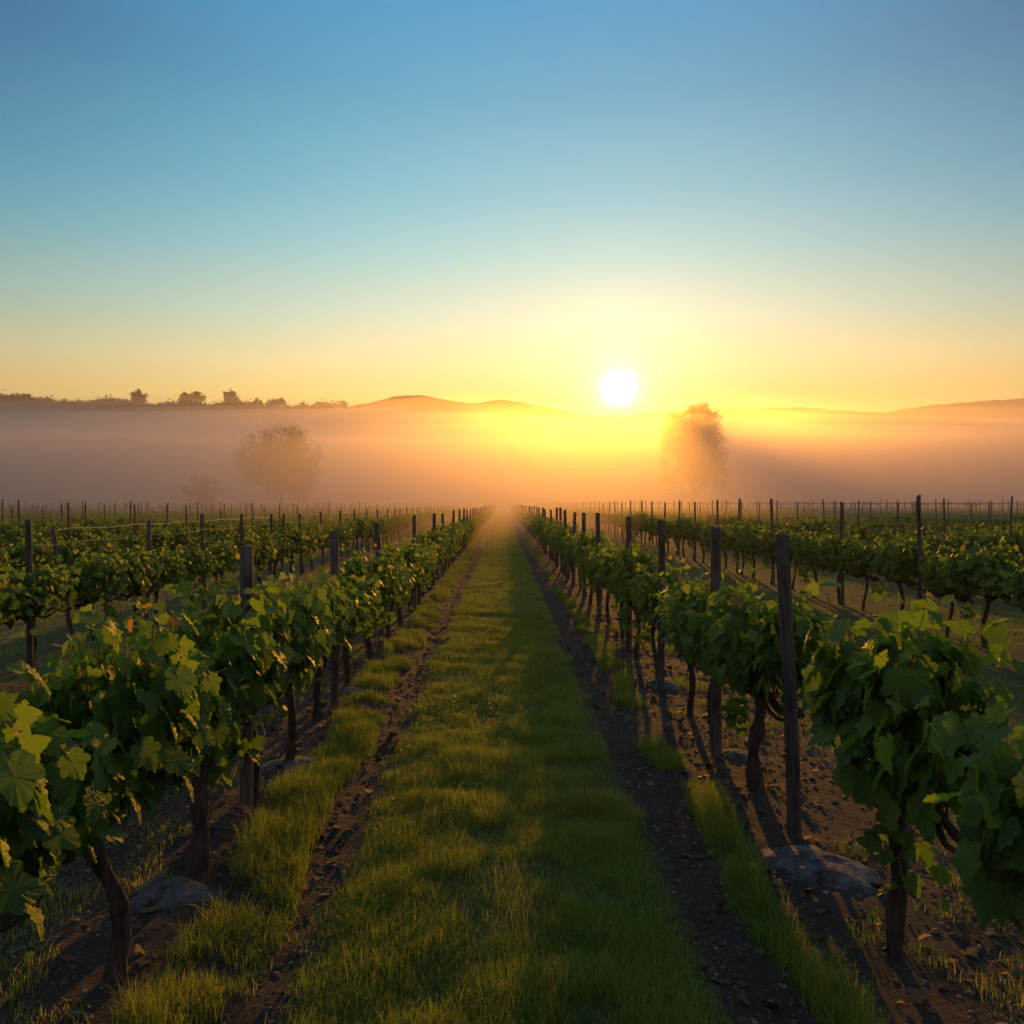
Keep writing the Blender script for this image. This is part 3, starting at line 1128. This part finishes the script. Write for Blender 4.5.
ico = [(0, 0, 1), (.89, 0, .45), (.28, .85, .45), (-.72, .53, .45), (-.72, -.53, .45), (.28, -.85, .45), (.72, .53, -.45), (-.28, .85, -.45),
       (-.89, 0, -.45), (-.28, -.85, -.45), (.72, -.53, -.45), (0, 0, -1)]
icf = [(0, 1, 2), (0, 2, 3), (0, 3, 4), (0, 4, 5), (0, 5, 1), (1, 6, 2), (2, 7, 3), (3, 8, 4), (4, 9, 5), (5, 10, 1), (6, 7, 2), (7, 8, 3), (8, 9, 4),
       (9, 10, 5), (10, 6, 1), (11, 7, 6), (11, 8, 7), (11, 9, 8), (11, 10, 9), (11, 6, 10)]


def peb_keep(x, y):
    a = np.abs(x)
    return ((a > .82) & (a < 1.16)) * 1.0 + ((a > 1.3) & (a < 2.5)) * .5


def clods(name, dens, s0, s1, mat, label, y1=12):
    xy = scatter(-3, 3, 2.3, y1, dens, peb_keep)
    n_ = len(xy)
    s = s0 * (s1 / s0) ** (rng.random(n_) ** 2.2)
    T_ = np.array(ico)
    V = T_[None] * rng.uniform(.6, 1.25, (n_, 12, 1)) * s[:, None, None] * np.array([1, 1, .6])
    V = V + np.stack([xy[:, 0], xy[:, 1], gh(xy[:, 0], xy[:, 1])], 1)[:, None]
    tri = np.array(icf)[None] + (np.arange(n_) * 12)[:, None, None]
    tag(link(name, make_mesh(name, V.reshape(-1, 3), tri.reshape(-1, 3), [mat])), label, name.replace('_', ' '), kind='stuff')


clods('pebbles', 130, .004, .016, M_PEB, 'small grey pebbles lying in the wheel tracks')
M_CLOD = plain('soil_clod', (.03, .022, .017), (.09, .065, .05), 40, .004)
clods('soil_clods', 420, .005, .026, M_CLOD, 'dark crumbly clods of bare soil under the vines', 34)


# ------------------------------------------------------------------ trees
def grow(p, d, L, r, level, maxl, rg, segs, tips, spread, up):
    n_ = 5
    P_ = [np.array(p)]
    dd = np.array(d, float)
    for i in range(n_):
        dd = unit(dd + rg.normal(size=3) * .12 + np.array([0, 0, up]))
        P_.append(P_[-1] + dd * L / n_)
    P_ = np.array(P_)
    segs.append(tube(P_, r * np.linspace(1, .62, n_ + 1), 7 if level < 2 else 4, 0, rg=rg))
    if level >= 2:
        tips.extend([P_[3], P_[5]])
    if level == maxl:
        return
    nb = rg.integers(3, 5) if level else rg.integers(5, 7)
    for b in range(nb):
        k = rg.integers(2, n_ + 1) if level else rg.integers(3, n_ + 1)
        s = rg.normal(size=3)
        s -= dd * s.dot(dd)
        s = unit(s)
        nd = unit(dd * rg.uniform(.4, 1) + s * spread * rg.uniform(.7, 1.3))
        grow(P_[k], nd, L * rg.uniform(.60, .82), r * .55, level + 1, maxl, rg, segs, tips, spread, up)


def tree(name, seed, x, y, height, width, label, group, leafn=16, lsize=.45, maxl=4, spread=.8, trunk=.30, full=0, sink=0):
    rg = np.random.default_rng(seed)
    segs, tips = [], []
    grow((0, 0, 0), (0, 0, 1), .32, .028, 0, maxl, rg, segs, tips, spread, .02)
    tips = np.array(tips)
    wv, (fq, ft) = join(segs)
    # scale skeleton to height and width
    mz = tips[:, 2].max()
    mr = np.percentile(np.hypot(tips[:, 0], tips[:, 1]), 96)
    sc_ = np.array([width / 2 / mr, width / 2 / mr, height / mz])
    wv = wv * sc_
    tips = tips * sc_
    if full:
        # twigs filling a lumpy rounded crown
        u = unit(rg.normal(size=(full, 3)))
        lump = .55 + .85 * fbm(u[:, 0] * 2.2 + seed, u[:, 1] * 2.2 + u[:, 2] * 1.7, 1, 3, seed)
        u = u * (rg.random((full, 1)) ** .42) * lump[:, None]
        e = np.stack([u[:, 0] * width * .5, u[:, 1] * width * .5, height * (.60 + u[:, 2] * .40)], 1)
        tips = np.concatenate([tips[:: 3], e])
        far_ = [tube(np.array([(0, 0, height * .34), q * (.62, .62, .80), q]), np.array([.16, .09, .03]) * height / 20, 4, 0, rg=rg) for q in e[::6]]
        wv, (fq, ft) = join([(wv, fq, ft)] + far_)
    root = link(name, None, None, (x, y, float(gh(x, y)) - sink))
    tag(root, label, 'tree', group)
    link('trunk', make_mesh('trunk', wv, [fq, ft], [M_TBARK], smooth=True), root)
    rep = np.repeat(np.arange(len(tips)), leafn)
    n_ = len(rep)
    cl = width * .036
    P = tips[rep] + rg.normal(size=(n_, 3)) * cl
    quad = (np.array([(0, 0, 0), (.42, .5, .06), (0, 1, -.1), (-.42, .5, .06)]), np.array([(0, 1, 2), (0, 2, 3)]), np.zeros((4, 2)))
    V, tri, uv, kk = place(quad, P, rg.normal(size=(n_, 3)), rg.normal(size=(n_, 3)), rg.uniform(.6, 1.3, n_) * lsize)
    tint = np.repeat(np.stack([rg.random(n_), rg.random(n_) * .3, np.zeros(n_)], 1), kk, 0)
    link('crown', make_mesh('crown', V, tri, [M_TREE], tint=tint), root)
    return root


tree('tree', 3, at(281, 155), 155, zat(427, 155), 17.5, 'large round-crowned tree standing alone in the fog left of the path', None, 95, .17, 4, .95, full=420)
tree('tree', 8, at(206, 154), 154, zat(474, 154), 6.8, 'small round tree in the fog left of the large lone tree', None, 70, .15, 3, .8, full=110)
tree('tree', 5, at(692, 162), 162, zat(401, 162), 13.6, 'tall dense tree silhouetted in the fog just right of the sun', None, 95, .20, 4, .75, full=480)

# ridge: wooded crest as one mass and the single trees that stand out of it
k = 5200
ri = rng.integers(0, len(ridge_x), k)
rx = ridge_x[ri] + rng.normal(size=k) * 4
ok = (rx < at(345, RIDGE_D))
rx, rz = rx[ok], ridge_z[ri][ok]
k = len(rx)
lump = fbm(rx, rx * 0, .09, 3, 70)
dy = rng.uniform(-26, 20, k)
reps = 14
cxy = np.repeat(np.stack([rx, RIDGE_D + dy, rz * (np.cos(np.pi * dy / 120) * .5 + .5) - 3 + 7.5 * lump * rng.uniform(.2, 1.2, k)], 1), reps, 0)
cxy = cxy + rng.normal(size=cxy.shape) * np.array([1.5, 1.5, 1.1])
quad = (np.array([(0, 0, 0), (.5, .5, .06), (0, 1, -.1), (-.5, .5, .06)]), np.array([(0, 1, 2), (0, 2, 3)]), np.zeros((4, 2)))
n_ = len(cxy)
V, tri, uv, kk = place(quad, cxy, rng.normal(size=(n_, 3)), rng.normal(size=(n_, 3)), rng.uniform(.8, 1.8, n_))
o = link('hilltop_woodland', make_mesh('hilltop_woodland', V, tri, [M_TREE], tint=np.repeat(rng.random((n_, 3)) * .4, kk, 0) * np.array([1, .3, 0])))
tag(o, 'dark woodland covering the crest of the ridge on the left', 'woodland', kind='stuff')
hl = [(32, 396, 15, 'leftmost tree rising from the wooded ridge top'), (145, 391, 17, 'tallest spreading tree on the left ridge, above the fog'),
      (187, 394, 13, 'left one of two close trees on the ridge crest'), (197, 393, 13, 'right one of two close trees on the ridge crest'),
      (230, 391, 18, 'broad dark tree on the ridge above the big foggy tree'), (256, 399, 12, 'low tree on the ridge between the broad tree and the pale ones'),
      (277, 399, 15, 'flat-topped tree near the right end of the ridge'), (303, 403, 12, 'pale tree at the right end of the wooded ridge'),
      (343, 402, 7, 'tiny lone tree on the ridge slope toward the sun')]
for q, (px, py, wpx, lab) in enumerate(hl):
    x = at(px, RIDGE_D - 4)
    zt = zat(py, RIDGE_D - 4)
    zb = float(np.interp(x, ridge_x, ridge_z)) - 6
    t = tree('tree', 40 + q, x, RIDGE_D - 4, zt - zb, wpx * RIDGE_D / F * 1.15, lab, 'trees along the ridge crest', 14, 1.0, 3, .9)
    t.location.z = zb
